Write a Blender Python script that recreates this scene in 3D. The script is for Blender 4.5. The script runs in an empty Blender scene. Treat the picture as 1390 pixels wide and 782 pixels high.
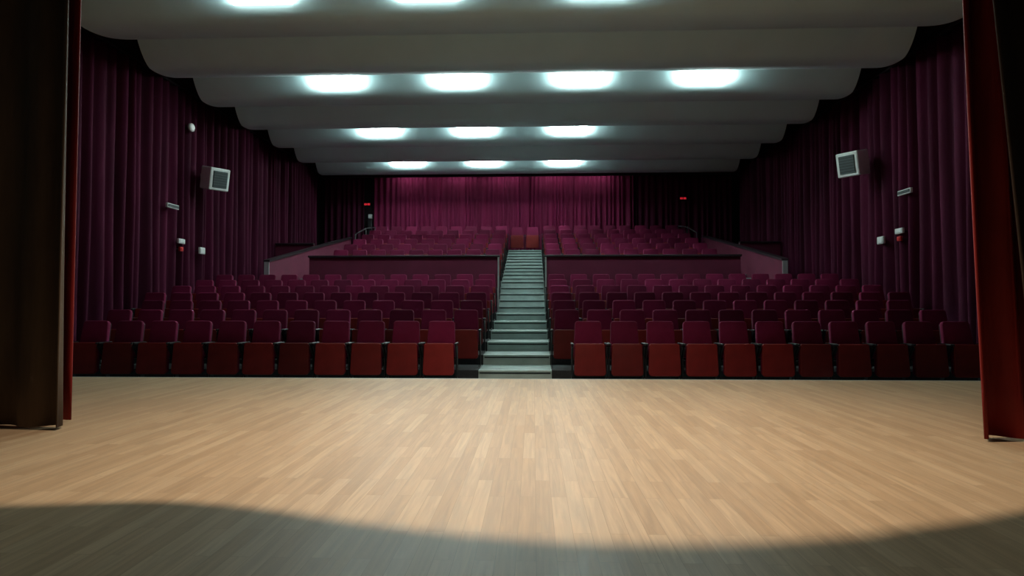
import bpy, bmesh, math, random
from mathutils import Vector, Matrix
random.seed(7)
scene=bpy.context.scene
scene.view_settings.view_transform='Standard'

# ---------------------------------------------------------------- materials
def new_mat(name,col,rough=.6,metal=0.,noise=0.,nscale=8.,bump=0.,bscale=200.,spec=.5,stretch=None,rand=0.):
    m=bpy.data.materials.new(name); m.use_nodes=True
    nt=m.node_tree; b=nt.nodes['Principled BSDF']
    b.inputs['Base Color'].default_value=(*col,1)
    b.inputs['Roughness'].default_value=rough
    b.inputs['Metallic'].default_value=metal
    b.inputs['Specular IOR Level'].default_value=spec
    tc=nt.nodes.new('ShaderNodeTexCoord')
    src=tc.outputs['Object']
    if stretch:
        mp=nt.nodes.new('ShaderNodeMapping'); mp.inputs['Scale'].default_value=stretch
        nt.links.new(src,mp.inputs[0]); src=mp.outputs[0]
    if noise>0 or rand>0:
        n=nt.nodes.new('ShaderNodeTexNoise'); n.inputs['Scale'].default_value=nscale; n.inputs['Detail'].default_value=4
        nt.links.new(src,n.inputs['Vector'])
        mr=nt.nodes.new('ShaderNodeMapRange'); mr.inputs['To Min'].default_value=1-noise; mr.inputs['To Max'].default_value=1+noise
        mr.inputs['From Min'].default_value=.3; mr.inputs['From Max'].default_value=.7
        nt.links.new(n.outputs['Fac'],mr.inputs['Value'])
        val=mr.outputs[0]
        if rand>0:
            oi=nt.nodes.new('ShaderNodeObjectInfo')
            r2=nt.nodes.new('ShaderNodeMapRange'); r2.inputs['To Min'].default_value=1-rand; r2.inputs['To Max'].default_value=1+rand
            nt.links.new(oi.outputs['Random'],r2.inputs['Value'])
            mu=nt.nodes.new('ShaderNodeMath'); mu.operation='MULTIPLY'
            nt.links.new(val,mu.inputs[0]); nt.links.new(r2.outputs[0],mu.inputs[1]); val=mu.outputs[0]
        hs=nt.nodes.new('ShaderNodeHueSaturation'); hs.inputs['Color'].default_value=(*col,1)
        nt.links.new(val,hs.inputs['Value']); nt.links.new(hs.outputs[0],b.inputs['Base Color'])
    if bump>0:
        n2=nt.nodes.new('ShaderNodeTexNoise'); n2.inputs['Scale'].default_value=bscale
        nt.links.new(src,n2.inputs['Vector'])
        bp=nt.nodes.new('ShaderNodeBump'); bp.inputs['Strength'].default_value=bump; bp.inputs['Distance'].default_value=.01
        nt.links.new(n2.outputs['Fac'],bp.inputs['Height']); nt.links.new(bp.outputs[0],b.inputs['Normal'])
    return m
def emis(name,col,s):
    m=bpy.data.materials.new(name); m.use_nodes=True
    b=m.node_tree.nodes['Principled BSDF']
    b.inputs['Base Color'].default_value=(*col,1)
    b.inputs['Emission Color'].default_value=(*col,1); b.inputs['Emission Strength'].default_value=s
    return m

M_seat=new_mat('seat_velour',(.160,.0085,.045),.85,noise=.12,nscale=6,bump=.3,bscale=150,spec=.2,rand=.28)
M_pan=new_mat('seat_pan_underside',(.190,.012,.011),.6,noise=.12,nscale=6,bump=.1,bscale=150,spec=.3,rand=.40)  # random tone per seat puts the shadow on some pans into the colour
M_shell=new_mat('seat_shell_plastic',(.012,.010,.012),.5)
M_steel=new_mat('black_steel',(.015,.016,.018),.4,.3)
M_foot=new_mat('seat_foot_metal',(.35,.38,.38),.35,.7)
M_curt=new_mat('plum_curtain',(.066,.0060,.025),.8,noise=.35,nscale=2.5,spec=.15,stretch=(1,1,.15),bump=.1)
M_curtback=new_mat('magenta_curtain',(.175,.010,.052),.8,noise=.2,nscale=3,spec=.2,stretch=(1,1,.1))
M_red=new_mat('red_velvet',(.20,.010,.008),.65,noise=.2,nscale=8,spec=.3,stretch=(1,1,.2),bump=.15,bscale=60)
M_brown=new_mat('brown_velvet',(.085,.056,.036),.8,noise=.25,nscale=5,spec=.25,stretch=(1,1,.2),bump=.3,bscale=30)
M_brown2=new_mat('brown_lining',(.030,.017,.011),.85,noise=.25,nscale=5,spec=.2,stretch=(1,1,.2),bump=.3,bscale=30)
M_dark=new_mat('dark_wall_paint',(.012,.008,.010),.9,noise=.1)
M_carpet=new_mat('dark_carpet',(.035,.035,.038),.95,noise=.2,nscale=30,bump=.3)
M_grey=new_mat('grey_lino',(.20,.23,.22),.6,noise=.15,nscale=3)
M_para=new_mat('parapet_fabric',(.125,.007,.034),.85,noise=.12,nscale=3,bump=.2)
M_rail=new_mat('parapet_cap',(.018,.010,.014),.45)
M_trim=new_mat('pale_metal_trim',(.45,.48,.47),.4,.5)
M_step=new_mat('stair_pale',(.48,.59,.56),.6,noise=.12,nscale=4)
M_tread=new_mat('stair_tread_lino',(.22,.28,.26),.55,noise=.3,nscale=5,stretch=(1,3,1))
M_undernose=new_mat('stair_undernose_strip',(.03,.035,.035),.5)
M_ceil=new_mat('ceiling_plaster',(.68,.87,.90),.85,noise=.03,nscale=1.5,spec=.2)
M_white=new_mat('white_plastic',(.72,.76,.74),.4,noise=.03)
M_grille=new_mat('speaker_grille',(.05,.07,.07),.6,bump=.6,bscale=120)
M_redp=new_mat('red_plastic',(.5,.02,.02),.4)
M_tube=emis('fluorescent_diffuser',(.82,1.0,.96),64)
M_tubedim=emis('fluorescent_diffuser_dim',(.82,1.0,.96),26)
M_addwash=emis('added_wash_glow',(.85,1.0,.96),11)
M_exit=emis('exit_sign_glow',(1,.03,.05),.40)
M_lamp=emis('small_lamp_glow',(.9,1,.95),.25)

# wood floor
def wood():
    m=bpy.data.materials.new('oak_strip_floor'); m.use_nodes=True
    nt=m.node_tree; N=nt.nodes; L=nt.links; b=N['Principled BSDF']
    tc=N.new('ShaderNodeTexCoord')
    mp=N.new('ShaderNodeMapping'); mp.inputs['Rotation'].default_value=(0,0,math.radians(90))
    L.new(tc.outputs['Object'],mp.inputs[0])
    br=N.new('ShaderNodeTexBrick'); br.offset=.37; br.offset_frequency=2; br.squash=1
    br.inputs['Scale'].default_value=1; br.inputs['Brick Width'].default_value=.72; br.inputs['Row Height'].default_value=.075
    br.inputs['Mortar Size'].default_value=.0010; br.inputs['Mortar Smooth'].default_value=.3; br.inputs['Bias'].default_value=0
    br.inputs['Color1'].default_value=(0,0,0,1); br.inputs['Color2'].default_value=(1,1,1,1); br.inputs['Mortar'].default_value=(.4,.4,.4,1)
    L.new(mp.outputs[0],br.inputs['Vector'])
    g=N.new('ShaderNodeMapping'); g.inputs['Scale'].default_value=(40,2.2,1); L.new(tc.outputs['Object'],g.inputs[0])
    gv=N.new('ShaderNodeVectorMath'); gv.operation='ADD'; L.new(g.outputs[0],gv.inputs[0])
    sc=N.new('ShaderNodeVectorMath'); sc.operation='SCALE'; sc.inputs['Scale'].default_value=30; L.new(br.outputs['Color'],sc.inputs[0]); L.new(sc.outputs[0],gv.inputs[1])
    gn=N.new('ShaderNodeTexNoise'); gn.inputs['Scale'].default_value=1; gn.inputs['Detail'].default_value=6; gn.inputs['Distortion'].default_value=.8
    L.new(gv.outputs[0],gn.inputs['Vector'])
    r=N.new('ShaderNodeValToRGB'); e=r.color_ramp.elements
    e[0].position=0; e[0].color=(.382,.250,.146,1); e[1].position=1; e[1].color=(.462,.319,.196,1)
    mid=r.color_ramp.elements.new(.5); mid.color=(.424,.284,.170,1)
    L.new(br.outputs['Color'],r.inputs[0])
    mr=N.new('ShaderNodeMapRange'); mr.inputs['From Min'].default_value=.3; mr.inputs['From Max'].default_value=.7
    mr.inputs['To Min'].default_value=.80; mr.inputs['To Max'].default_value=1.10
    L.new(gn.outputs['Fac'],mr.inputs['Value'])
    mm=N.new('ShaderNodeMapRange'); mm.inputs['To Min'].default_value=1; mm.inputs['To Max'].default_value=.65; L.new(br.outputs['Fac'],mm.inputs['Value'])
    mu=N.new('ShaderNodeMath'); mu.operation='MULTIPLY'; L.new(mr.outputs[0],mu.inputs[0]); L.new(mm.outputs[0],mu.inputs[1])
    hs=N.new('ShaderNodeHueSaturation'); L.new(r.outputs[0],hs.inputs['Color']); L.new(mu.outputs[0],hs.inputs['Value'])
    L.new(hs.outputs[0],b.inputs['Base Color'])
    rr=N.new('ShaderNodeMapRange'); rr.inputs['To Min'].default_value=.36; rr.inputs['To Max'].default_value=.52; L.new(gn.outputs['Fac'],rr.inputs['Value']); L.new(rr.outputs[0],b.inputs['Roughness'])
    b.inputs['Specular IOR Level'].default_value=.2
    bp=N.new('ShaderNodeBump'); bp.inputs['Strength'].default_value=.15; bp.inputs['Distance'].default_value=.003; bp.invert=True
    L.new(br.outputs['Fac'],bp.inputs['Height']); L.new(bp.outputs[0],b.inputs['Normal'])
    return m
M_wood=wood()

# ---------------------------------------------------------------- mesh helpers
class MB:
    def __init__(s): s.bm=bmesh.new(); s.mats=[]
    def mi(s,m):
        if m not in s.mats: s.mats.append(m)
        return s.mats.index(m)
    def merge(s,b,m,mtx=None,smooth=False):
        if mtx is not None: bmesh.ops.transform(b,matrix=mtx,verts=b.verts)
        k=s.mi(m); vm={}
        for v in b.verts: vm[v]=s.bm.verts.new(v.co)
        for f in b.faces:
            nf=s.bm.faces.new([vm[v] for v in f.verts]); nf.material_index=k; nf.smooth=smooth
        b.free()
    def box(s,x0,x1,y0,y1,z0,z1,m,bev=0.,seg=2,mtx=None,smooth=False):
        b=bmesh.new(); bmesh.ops.create_cube(b,size=1)
        for v in b.verts:
            v.co=Vector(((x0+x1)/2+v.co.x*(x1-x0),(y0+y1)/2+v.co.y*(y1-y0),(z0+z1)/2+v.co.z*(z1-z0)))
        if bev>0: bmesh.ops.bevel(b,geom=b.edges[:],offset=bev,segments=seg,affect='EDGES',profile=.5)
        s.merge(b,m,mtx,smooth)
    def prism(s,pts,axis,a0,a1,m,bev=0.,seg=2,mtx=None,smooth=False):
        b=bmesh.new()
        def P(p,a): return (a,p[0],p[1]) if axis=='x' else (p[0],a,p[1])
        lo=[b.verts.new(P(p,a0)) for p in pts]; hi=[b.verts.new(P(p,a1)) for p in pts]
        n=len(pts)
        b.faces.new(lo); b.faces.new(hi[::-1])
        for i in range(n): b.faces.new([lo[i],hi[i],hi[(i+1)%n],lo[(i+1)%n]])
        bmesh.ops.recalc_face_normals(b,faces=b.faces)
        if bev>0:
            ed=[e for e in b.edges if abs((e.verts[0].co-e.verts[1].co).dot(Vector((1,0,0) if axis=='x' else (0,1,0))))<1e-6]
            bmesh.ops.bevel(b,geom=ed,offset=bev,segments=seg,affect='EDGES',profile=.5)
        s.merge(b,m,mtx,smooth)
    def cyl(s,p0,p1,r,m,seg=12,r2=None):
        p0=Vector(p0);p1=Vector(p1); d=p1-p0
        b=bmesh.new(); bmesh.ops.create_cone(b,cap_ends=True,segments=seg,radius1=r,radius2=r if r2 is None else r2,depth=d.length)
        mt=Matrix.Translation((p0+p1)/2)@d.to_track_quat('Z','Y').to_matrix().to_4x4()
        s.merge(b,m,mt,True)
    def obj(s,name,loc=(0,0,0),rot=(0,0,0),parent=None):
        me=bpy.data.meshes.new(name); 
        bmesh.ops.recalc_face_normals(s.bm,faces=s.bm.faces)
        s.bm.to_mesh(me); s.bm.free()
        for m in s.mats: me.materials.append(m)
        o=bpy.data.objects.new(name,me); scene.collection.objects.link(o)
        o.location=loc; o.rotation_euler=rot; o.parent=parent
        return o

def rrect(w_bot,w_top,z0,z1,rt,rb,n=5):
    pts=[]
    def arc(cx,cz,r,a0,a1):
        for i in range(n+1):
            a=math.radians(a0+(a1-a0)*i/n); pts.append((cx+r*math.cos(a),cz+r*math.sin(a)))
    arc(w_bot/2-rb,z0+rb,rb,-90,0); arc(w_top/2-rt,z1-rt,rt,0,90)
    arc(-w_top/2+rt,z1-rt,rt,90,180); arc(-w_bot/2+rb,z0+rb,rb,180,270)
    return pts

# ---------------------------------------------------------------- layout constants
CX=0.29; CZ=0.92
F0=-0.26
ROWD=[8.8+.9*i for i in range(7)]; ROWZ=[F0+.17*i for i in range(7)]
UPD=[16.5+.92*j for j in range(6)]; UPZ=[1.6+.26*j for j in range(6)]
WX=8.15; FX=7.86; ASL=.58
EDGE=7.55

# ---------------------------------------------------------------- shell
def simplebox(name,m,*a,**k):
    b=MB(); b.box(*a,m,**k); return b.obj(name)

b=MB(); b.box(-WX,WX,-2.5,EDGE-.05,-.2,0,M_wood); b.box(-WX,WX,EDGE-.05,EDGE,-.6,0.0,M_grey,bev=.006)
b.obj('stage_floor')

b=MB()
b.box(-FX,FX,EDGE,ROWD[0]+.55,F0-.3,F0,M_grey)
for i in range(1,7):
    y0=ROWD[i]-.35; y1=ROWD[i]+.55 if i<6 else 15.25
    for s in (-1,1):
        xa,xb=sorted((s*ASL,s*FX))
        b.box(xa,xb,y0,y1,F0-.3,ROWZ[i],M_carpet)
for s in (-1,1):
    xa,xb=sorted((s*6.62,s*FX)); b.box(xa,xb,15.25,18.3,F0-.3,ROWZ[6],M_carpet)
    xa,xb=sorted((s*6.62,s*FX)); b.box(xa,xb,18.42,22.6,F0-.3,2.6,M_carpet)
for j in range(6):
    y0=15.42 if j==0 else UPD[j]-.4; y1=UPD[j]+.52 if j<5 else 22.6
    for s in (-1,1):
        xa,xb=sorted((s*ASL,s*5.6)); b.box(xa,xb,y0,y1,F0-.3,UPZ[j],M_carpet)
b.obj('floor')

def staircase(name,x0,x1,steps,zbase,yend):
    b=MB(); n=len(steps)
    for k,(y,z) in enumerate(steps):
        y1=steps[k+1][0] if k<n-1 else yend
        b.box(x0,x1,y,y1,zbase,z-.012,M_step)
        b.box(x0,x1,y+.05,y1,z-.012,z,M_tread)
        b.box(x0,x1,y-.018,y+.05,z-.03,z+.002,M_step,bev=.005)
        b.box(x0+.02,x1-.02,y-.006,y,z-.055,z-.031,M_undernose)  # dark strip on the riser just below the pale nosing
    return b.obj(name)
steps=[]
for i in range(1,7): steps.append((ROWD[i]-.35,ROWZ[i]))
trans=[]
for k in range(5): trans.append((14.75+.28*k,ROWZ[6]+(1.6-ROWZ[6])*(k+1)/5))
up=[]
for j in range(1,6):
    up.append((UPD[j]-.4-.46,UPZ[j]-.13)); up.append((UPD[j]-.4,UPZ[j]))
staircase('aisle_staircase',-ASL,ASL,steps+trans+up,F0-.3,22.3)
for s in (-1,1):
    xa,xb=sorted((s*5.62,s*6.48)); staircase('side_staircase',xa,xb,[(t[0]+.52,t[1]) for t in trans]+[(u[0]+.35,u[1]) for u in up[:-1]],F0-.3,22.3)
for s in (-1,1):
    b=MB()
    for i in range(1,4):
        xa,xb=sorted((s*7.35,s*7.84)); y=ROWD[i]-.35
        b.box(xa,xb,y-.3,y-.001,ROWZ[i]-.17,ROWZ[i]-.085,M_step,bev=.004)
        b.box(xa,xb,y+.0,y+.28,ROWZ[i],ROWZ[i]+.01,M_step)
    b.obj('wall_side_steps')

simplebox('wall_left',M_dark,-WX-.2,-WX,EDGE,22.8,-.6,7.0)
simplebox('wall_right',M_dark,WX,WX+.2,EDGE,22.8,-.6,7.0)
simplebox('wall_back',M_dark,-WX,WX,22.6,22.8,-.6,7.0)
simplebox('ceiling_upper',M_dark,-WX-.2,WX+.2,6.9,22.8,7.0,7.15)
simplebox('trim_back_pelmet',M_dark,-WX+.32,WX-.32,21.84,21.92,5.78,6.9)

# wavy ceiling: each bay drops steeply from a cusp to a belly, then rises gently to the next cusp
CUSP=CZ+5.29; BELLY=CZ+4.86
cusps=[7.45+1.9*k for k in range(8)]
def bay(a,i,n=22):
    t=i/n
    y=t**1.8
    if y<.24:
        s_=y/.24; z=CUSP-(CUSP-BELLY)*math.sin(s_*math.pi/2)**.85
    else:
        s_=(y-.24)/.76; z=BELLY+(CUSP-BELLY)*(1-math.cos(s_*math.pi/2))*1.0
    return (a+1.9*y,z)
prof=[]
for a in cusps:
    for i in range(22): prof.append(bay(a,i))
prof=[p for p in prof if p[0]<=cusps[-1]+1.0]
tmp=bmesh.new(); HW=7.55
lo=[tmp.verts.new((-HW,p[0],p[1])) for p in prof]; hi=[tmp.verts.new((HW,p[0],p[1])) for p in prof]
for i in range(len(prof)-1): tmp.faces.new([lo[i],hi[i],hi[i+1],lo[i+1]])
tl=[tmp.verts.new((x,y,CUSP+.15)) for x,y in ((-HW,prof[0][0]),(HW,prof[0][0]),(HW,prof[-1][0]),(-HW,prof[-1][0]))]
tmp.faces.new(tl)
tmp.faces.new([lo[0],hi[0],tl[1],tl[0]]); tmp.faces.new([lo[-1],hi[-1],tl[2],tl[3]])
tmp.faces.new(lo+[tl[3],tl[0]]); tmp.faces.new(hi+[tl[2],tl[1]])
b=MB(); b.merge(tmp,M_ceil)
ceil=b.obj('ceiling')
bpy.context.view_layer.objects.active=ceil; ceil.select_set(True)
try: bpy.ops.object.shade_smooth_by_angle(angle=math.radians(40))
except Exception as ex: print(ex)
ceil.select_set(False)

# luminaires on the steep faces: half-round diffuser standing proud of the plaster
def fixture(x,a,mat):
    b=MB(); W=1.0
    zt=CUSP-.05; zb=BELLY+.17
    pts=[]; n=10
    for i in range(n+1):
        t=i/n; z=zt+(zb-zt)*t
        q=min(1,max(0,(CUSP-z)/(CUSP-BELLY))); yy=a+1.9*.24*(math.asin(q**(1/.85))/(math.pi/2))
        pts.append((yy-.01-.13*math.sin(math.pi*t)**.7,z))
    back=[(p[0]+.02+.13*math.sin(math.pi*i/n)**.7,p[1]) for i,p in enumerate(pts)]
    b.prism(pts+back[::-1],'x',x-W/2,x+W/2,mat)
    b.obj('fluorescent_light')
for a,flags in ((cusps[1],(1,1,1,0)),(cusps[3],(1,1,1,1)),(cusps[5],(1,1,1,0)),(cusps[7],(1,1,1,0))):
    for x,on in zip((-4.2,-1.43,1.36,4.14),flags): 
        if on: fixture(x,a,M_tubedim if a==cusps[1] else M_tube)
# added unseen battens behind the pelmet, put in to brighten the back curtain
for x in (-4.4,-2.6,-.8,1.0,2.6):
    b=MB(); b.box(x-.6,x+.6,22.02,22.08,5.93,5.99,M_addwash,bev=.01); b.box(x-.65,x+.65,22.0,22.10,5.995,6.05,M_white,bev=.01)
    b.box(x-.02,x+.02,21.93,22.06,6.05,6.07,M_steel)
    b.obj('added_curtain_wash')

# ---------------------------------------------------------------- curtains
def curtain(name,mat,p0,p1,z0,z1,pitch=.24,amp=.07,seed=1,res=14,thick=.012,lean=None,flare=0.,nz=10):
    rnd=random.Random(seed)
    p0=Vector(p0);p1=Vector(p1); d=p1-p0; Ln=d.length; d.normalize(); nrm=Vector((-d.y,d.x))
    us=[0.]
    while us[-1]<Ln: us.append(us[-1]+pitch*rnd.uniform(.6,1.4))
    sc=Ln/us[-1]; us=[u*sc for u in us]
    A=[rnd.uniform(.5,1.25)*amp for _ in us]; Bm=[rnd.uniform(-.5,.5)*pitch*.4 for _ in us]; S=[rnd.uniform(-.35,.35)*amp for _ in us]
    bm=bmesh.new(); grid=[]
    for iz in range(nz+1):
        w=iz/nz; z=z0+(z1-z0)*w; row=[]
        for k in range(len(us)-1):
            for i in range(res if k<len(us)-2 else res+1):
                t=i/res; u=us[k]+(us[k+1]-us[k])*t
                c=math.cos(2*math.pi*t)
                sh=math.copysign(abs(c)**.75,c)
                off=A[k]*sh*(1-.25*w)+S[k]*math.sin(2*math.pi*t)*1.0+ .25*amp*math.sin(6*w+k*1.3)*math.sin(math.pi*t)*(1-w)
                du=Bm[k]*math.sin(math.pi*t)*(1-w)
                uu=u+du
                base=p0+d*uu+nrm*off*(1+flare*(1-w))
                x,y=base.x,base.y
                if lean: x+=lean[0]*(1-w)**lean[2]; y+=lean[1]*(1-w)**lean[2]
                row.append(bm.verts.new((x,y,z)))
        grid.append(row)
    for a in range(nz):
        for i in range(len(grid[0])-1):
            f=bm.faces.new([grid[a][i],grid[a][i+1],grid[a+1][i+1],grid[a+1][i]]); f.smooth=True
    me=bpy.data.meshes.new(name); bm.to_mesh(me); bm.free(); me.materials.append(mat)
    o=bpy.data.objects.new(name,me); scene.collection.objects.link(o)
    md=o.modifiers.new('thickness','SOLIDIFY'); md.thickness=thick; md.offset=0
    return o
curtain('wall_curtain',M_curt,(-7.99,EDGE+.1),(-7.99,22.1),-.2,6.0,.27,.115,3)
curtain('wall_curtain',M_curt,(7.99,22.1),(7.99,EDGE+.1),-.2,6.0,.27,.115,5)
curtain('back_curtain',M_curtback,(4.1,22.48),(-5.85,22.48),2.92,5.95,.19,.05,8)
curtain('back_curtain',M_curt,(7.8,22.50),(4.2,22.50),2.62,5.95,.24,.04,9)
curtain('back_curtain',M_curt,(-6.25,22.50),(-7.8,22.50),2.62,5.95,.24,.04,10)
for s in (-1,1):
    simplebox('curtain_track',M_rail,*sorted((s*7.94,s*8.04)),EDGE+.1,22.1,6.02,6.07)

# stage leg curtains
curtain('stage_curtain',M_brown,(-3.24,4.33),(-5.2,4.45),.02,6.2,.34,.045,21,nz=16)
curtain('stage_curtain',M_red,(-3.38,4.60),(-5.0,4.68),.02,6.2,.2,.03,23,nz=16)
curtain('stage_curtain',M_red,(5.2,4.36),(3.27,4.22),.02,6.2,.22,.05,27,nz=20,lean=(.08,-.02,2.0))
curtain('stage_curtain',M_brown2,(5.4,4.02),(3.09,3.98),.60,6.2,.30,.04,29,nz=16,lean=(.42,0,1.0))

# ---------------------------------------------------------------- parapets
for s in (-1,1):
    b=MB(); xa,xb=sorted((s*(ASL+.02),s*5.6))
    b.box(xa,xb,15.27,15.40,ROWZ[6],2.20,M_para,bev=.004)
    b.box(xa-.02,xb+.02,15.22,15.45,2.20,2.255,M_rail,bev=.01)
    xe=s*(ASL+.035); b.box(xe-.02,xe+.02,15.22,15.262,ROWZ[6],2.2,M_trim)
    b.obj('balcony_parapet')
    b=MB(); xa,xb=sorted((s*6.50,s*6.60))
    b.prism([(14.9,ROWZ[6]+.0),(14.9,2.06),(19.6,3.03),(21.7,3.45),(21.7,ROWZ[6])],'x',xa,xb,M_para)
    b.prism([(14.86,2.06),(14.86,2.115),(19.6,3.09),(21.74,3.51),(21.74,3.45),(19.6,3.03)],'x',xa-.03,xb+.03,M_rail)
    b.box(xa-.01,xb+.01,14.855,14.897,ROWZ[6],2.06,M_trim)
    b.obj('stair_side_parapet')
    b=MB(); xa,xb=sorted((s*6.64,s*FX))
    b.box(xa,xb,18.31,18.41,ROWZ[6],2.86,M_para); b.box(xa,xb,18.28,18.44,2.86,2.92,M_rail,bev=.01)
    b.obj('landing_partition')
    b=MB()
    x=s*5.58
    for y,z in ((19.2,2.35),(20.4,2.7),(21.6,2.9)):
        b.cyl((x,y,z-.1),(x,y,z+.95),.02,M_steel)
    b.cyl((x,19.2,3.30),(x,20.4,3.65),.022,M_steel); b.cyl((x,20.4,3.65),(x,21.6,3.85),.022,M_steel)
    b.cyl((x,19.2,2.9),(x,20.4,3.25),.014,M_steel); b.cyl((x,20.4,3.25),(x,21.6,3.45),.014,M_steel)
    b.obj('stair_handrail')

# ---------------------------------------------------------------- seats (tip-up, folded)
def build_seat():
    b=MB()
    R=Matrix.Translation((0,.24,.45))@Matrix.Rotation(math.radians(-11),4,'X')@Matrix.Translation((0,0,-.45))
    b.prism(rrect(.45,.405,.40,.96,.05,.03),'y',-.035,.035,M_seat,bev=.016,seg=3,mtx=R,smooth=True)
    b.prism(rrect(.44,.395,.36,.94,.05,.03),'y',.037,.055,M_shell,bev=.004,seg=1,mtx=R)
    R2=Matrix.Translation((0,.05,.38))@Matrix.Rotation(math.radians(-4),4,'X')@Matrix.Translation((0,0,-.38))
    b.prism(rrect(.46,.435,.16,.61,.035,.05),'y',.0,.055,M_seat,bev=.018,seg=3,mtx=R2,smooth=True)
    b.prism(rrect(.472,.445,.145,.625,.035,.05),'y',-.045,.0,M_pan,bev=.012,seg=3,mtx=R2,smooth=True)
    for s in (-1,1):
        x=s*.2565
        pts=[(.02,0),(.30,0),(.30,.018),(.22,.04),(.20,.35),(.215,.58),(.02,.60),(.00,.57),(.12,.40),(.13,.04),(.02,.018)]
        b.prism(pts,'x',x-.011,x+.011,M_steel)
        b.box(x-.016,x+.016,.0,.31,0,.012,M_foot)
        b.box(x-.018,x+.018,-.03,.26,.60,.632,M_shell,bev=.012)
    b.cyl((-.245,.16,.36),(.245,.16,.36),.014,M_steel)
    return b
proto=build_seat().obj('theater_seat')
seat_me=proto.data
first=[True]
def seat(x,y,z,rz=0):
    if first[0]: o=proto; first[0]=False
    else:
        o=bpy.data.objects.new('theater_seat',seat_me); scene.collection.objects.link(o)
    o.location=(x,y,z); o.rotation_euler=(0,0,rz)
P=.55
for i in range(7):
    n=[11,12,12,13,13,13,13][i]; st=1.13 if i==0 else .855
    for s in (-1,1):
        for k in range(n):
            x=s*(st+P*k)
            if abs(x)>7.55: continue
            seat(x,ROWD[i],ROWZ[i])
for j in range(6):
    st=.87
    for s in (-1,1):
        for k in range(9):
            x=s*(st+P*k)
            if abs(x)>5.35: continue
            seat(x,UPD[j],UPZ[j])
seat(-.30,21.45,UPZ[5]+.001); seat(.26,21.45,UPZ[5]+.001)

# ---------------------------------------------------------------- wall fittings
def speaker(x,y,z,s):
    b=MB()
    R=Matrix.Rotation(math.radians(66*s),4,'Z')@Matrix.Rotation(math.radians(12),4,'X')@Matrix.Rotation(math.radians(-3*s),4,'Y')
    out=[(-.27,-.22),(.27,-.22),(.21,.22),(-.21,.22)]
    tmp=bmesh.new()
    lo=[tmp.verts.new((p[0],p[1],-.27)) for p in out]; hi=[tmp.verts.new((p[0],p[1],.27)) for p in out]
    tmp.faces.new(lo[::-1]); tmp.faces.new(hi)
    for i in range(4): tmp.faces.new([lo[i],lo[(i+1)%4],hi[(i+1)%4],hi[i]])
    bmesh.ops.bevel(tmp,geom=tmp.edges[:],offset=.03,segments=3,affect='EDGES',profile=.5)
    b.merge(tmp,M_white,R)
    b.box(-.19,.19,-.235,-.218,-.20,.20,M_grille,bev=.012,mtx=R)
    for k in range(6):
        zz=-.15+.06*k; b.box(-.18,.18,-.242,-.234,zz-.006,zz+.006,M_shell,mtx=R)
    b.cyl((0,.0,0),(-s*.33,.12,.02),.028,M_white)
    b.box(*sorted((-s*.36,-s*.33)),.03,.21,-.12,.14,M_white,bev=.008)
    b.obj('wall_speaker',(x,y,z))
speaker(-7.48,14.0,4.03,1)
speaker(7.43,13.3,4.10,-1)

def plate(name,s,y,z,w,h,m,x=7.84,d=.05,extra=None):
    b=MB(); b.box(*sorted((s*x,s*(x-d))),y-w/2,y+w/2,z-h/2,z+h/2,m,bev=.008)
    b.box(*sorted((s*(x-d),s*(x-d-.012))),y-w/2+.02,y+w/2-.02,z-h/2+.02,z+h/2-.02,extra or m,bev=.003)
    b.cyl((s*(x-.005),y,z),(s*WX,y,z),.012,M_steel)
    return b.obj(name)
plate('direction_sign',-1,12.9,3.17,.42,.10,M_white,extra=M_grille)
plate('wall_switch_box',-1,13.25,2.42,.24,.11,M_white)
plate('alarm_call_point',-1,13.25,2.24,.12,.10,M_redp)
plate('wall_notice',-1,14.1,2.28,.22,.16,M_white)
plate('direction_sign',1,12.15,3.24,.42,.10,M_white,extra=M_grille)
plate('wall_switch_box',1,12.35,2.47,.24,.11,M_white)
plate('alarm_call_point',1,12.35,2.31,.12,.10,M_redp)
plate('wall_notice',1,13.0,2.35,.22,.16,M_white)
b=MB(); b.cyl((-7.86,13.6,5.17),(-7.80,13.6,5.17),.10,M_white,24); b.cyl((-7.80,13.6,5.17),(-7.77,13.6,5.17),.085,M_lamp,24,.05); b.cyl((-WX,13.6,5.17),(-7.86,13.6,5.17),.012,M_steel)
b.obj('round_wall_lamp')
for x,z in ((-6.1,4.85),(5.95,5.0)):
    b=MB(); b.box(x-.13,x+.13,22.36,22.42,z-.06,z+.06,M_shell,bev=.005); b.box(x-.11,x-.02,22.345,22.36,z-.035,z+.035,M_exit); b.box(x+.01,x+.11,22.345,22.36,z-.035,z+.035,M_exit)
    b.cyl((x,22.40,z),(x,22.6,z),.012,M_steel)
    b.obj('exit_sign')
b=MB(); b.box(-6.08,-5.94,22.45,22.6,4.32,4.48,M_white,bev=.01); b.box(-6.08,-5.94,22.40,22.6,3.6,4.3,M_shell,bev=.01); b.obj('emergency_lamp')

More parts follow.
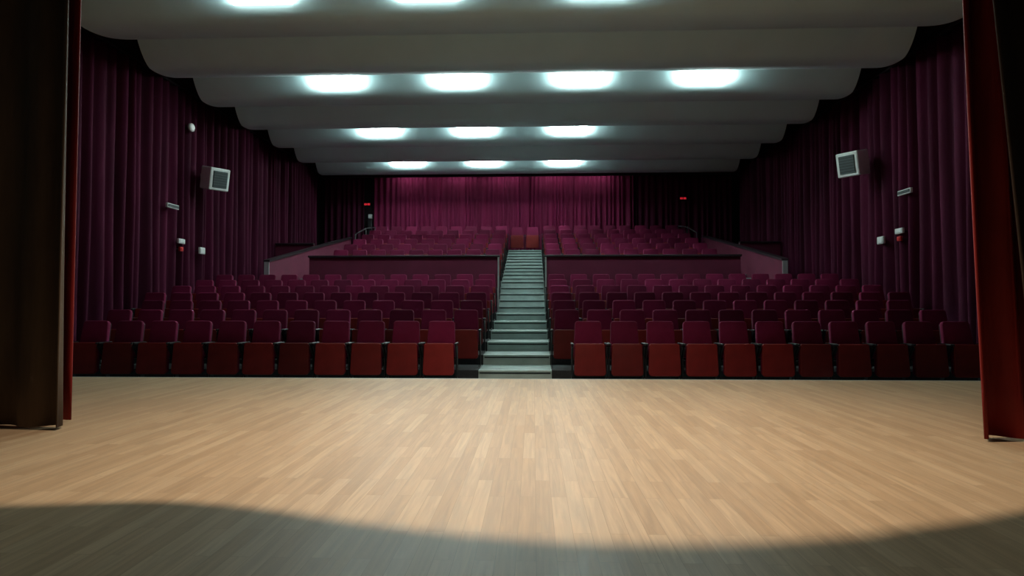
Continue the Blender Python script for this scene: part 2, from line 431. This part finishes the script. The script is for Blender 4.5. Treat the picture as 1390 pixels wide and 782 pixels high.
# ---------------------------------------------------------------- stage border (teaser) whose hem shapes the light on the floor
LP=Vector((.30,3.95,5.5)); BY=3.5
S=[(-6,2.75),(-4,2.68),(-2.6,2.64),(-2.05,2.68),(-1.5,2.75),(-1.0,2.68),(-.41,2.5),(.3,2.35),(.8,2.33),(1.2,2.37),(1.78,2.52),(2.6,2.80),(4,2.95),(6,2.95)]
def hem(sx,sy):
    t=(LP.y-BY)/(LP.y-sy); return (LP.x+t*(sx-LP.x),LP.z*(1-t))
H=[hem(*p) for p in S]
def interp(u):
    xs=[h[0] for h in H]
    if u<=xs[0]: return H[0][1]
    if u>=xs[-1]: return H[-1][1]
    for k in range(len(xs)-1):
        if xs[k]<=u<=xs[k+1]:
            t=(u-xs[k])/(xs[k+1]-xs[k]); 
            p0=H[max(k-1,0)][1];p1=H[k][1];p2=H[k+1][1];p3=H[min(k+2,len(H)-1)][1]
            return .5*((2*p1)+(-p0+p2)*t+(2*p0-5*p1+4*p2-p3)*t*t+(-p0+3*p1-3*p2+p3)*t**3)
bm=bmesh.new(); n=240; prev=None
for i in range(n+1):
    u=-4.2+8.4*i/n; off=.05*math.sin(u*22)
    a=bm.verts.new((u,BY,interp(u))); c=bm.verts.new((u,BY+off,6.4))
    if prev: 
        f=bm.faces.new([prev[0],a,c,prev[1]]); f.smooth=True
    prev=(a,c)
me=bpy.data.meshes.new('stage_border_curtain'); bm.to_mesh(me); bm.free(); me.materials.append(M_brown2)
o=bpy.data.objects.new('stage_border_curtain',me); scene.collection.objects.link(o)

ld=bpy.data.lights.new('stage_spot','SPOT'); ld.energy=1600; ld.color=(1,.86,.68); ld.spot_size=math.radians(102); ld.spot_blend=1.; ld.shadow_soft_size=.035
lo_=bpy.data.objects.new('stage_spot',ld); scene.collection.objects.link(lo_); lo_.location=LP; lo_.rotation_euler=(math.radians(4),0,0)

w=bpy.data.worlds.new('world'); scene.world=w; w.use_nodes=True
w.node_tree.nodes['Background'].inputs[0].default_value=(.60,.68,.63,1); w.node_tree.nodes['Background'].inputs[1].default_value=.035

# ---------------------------------------------------------------- camera
cd=bpy.data.cameras.new('camera'); cd.sensor_width=36; cd.lens=36*800/1390; cd.clip_start=.05
co=bpy.data.objects.new('camera',cd); scene.collection.objects.link(co)
co.location=(CX,0,CZ); co.rotation_euler=(math.radians(90+1.79),0,math.radians(2.07))
scene.camera=co
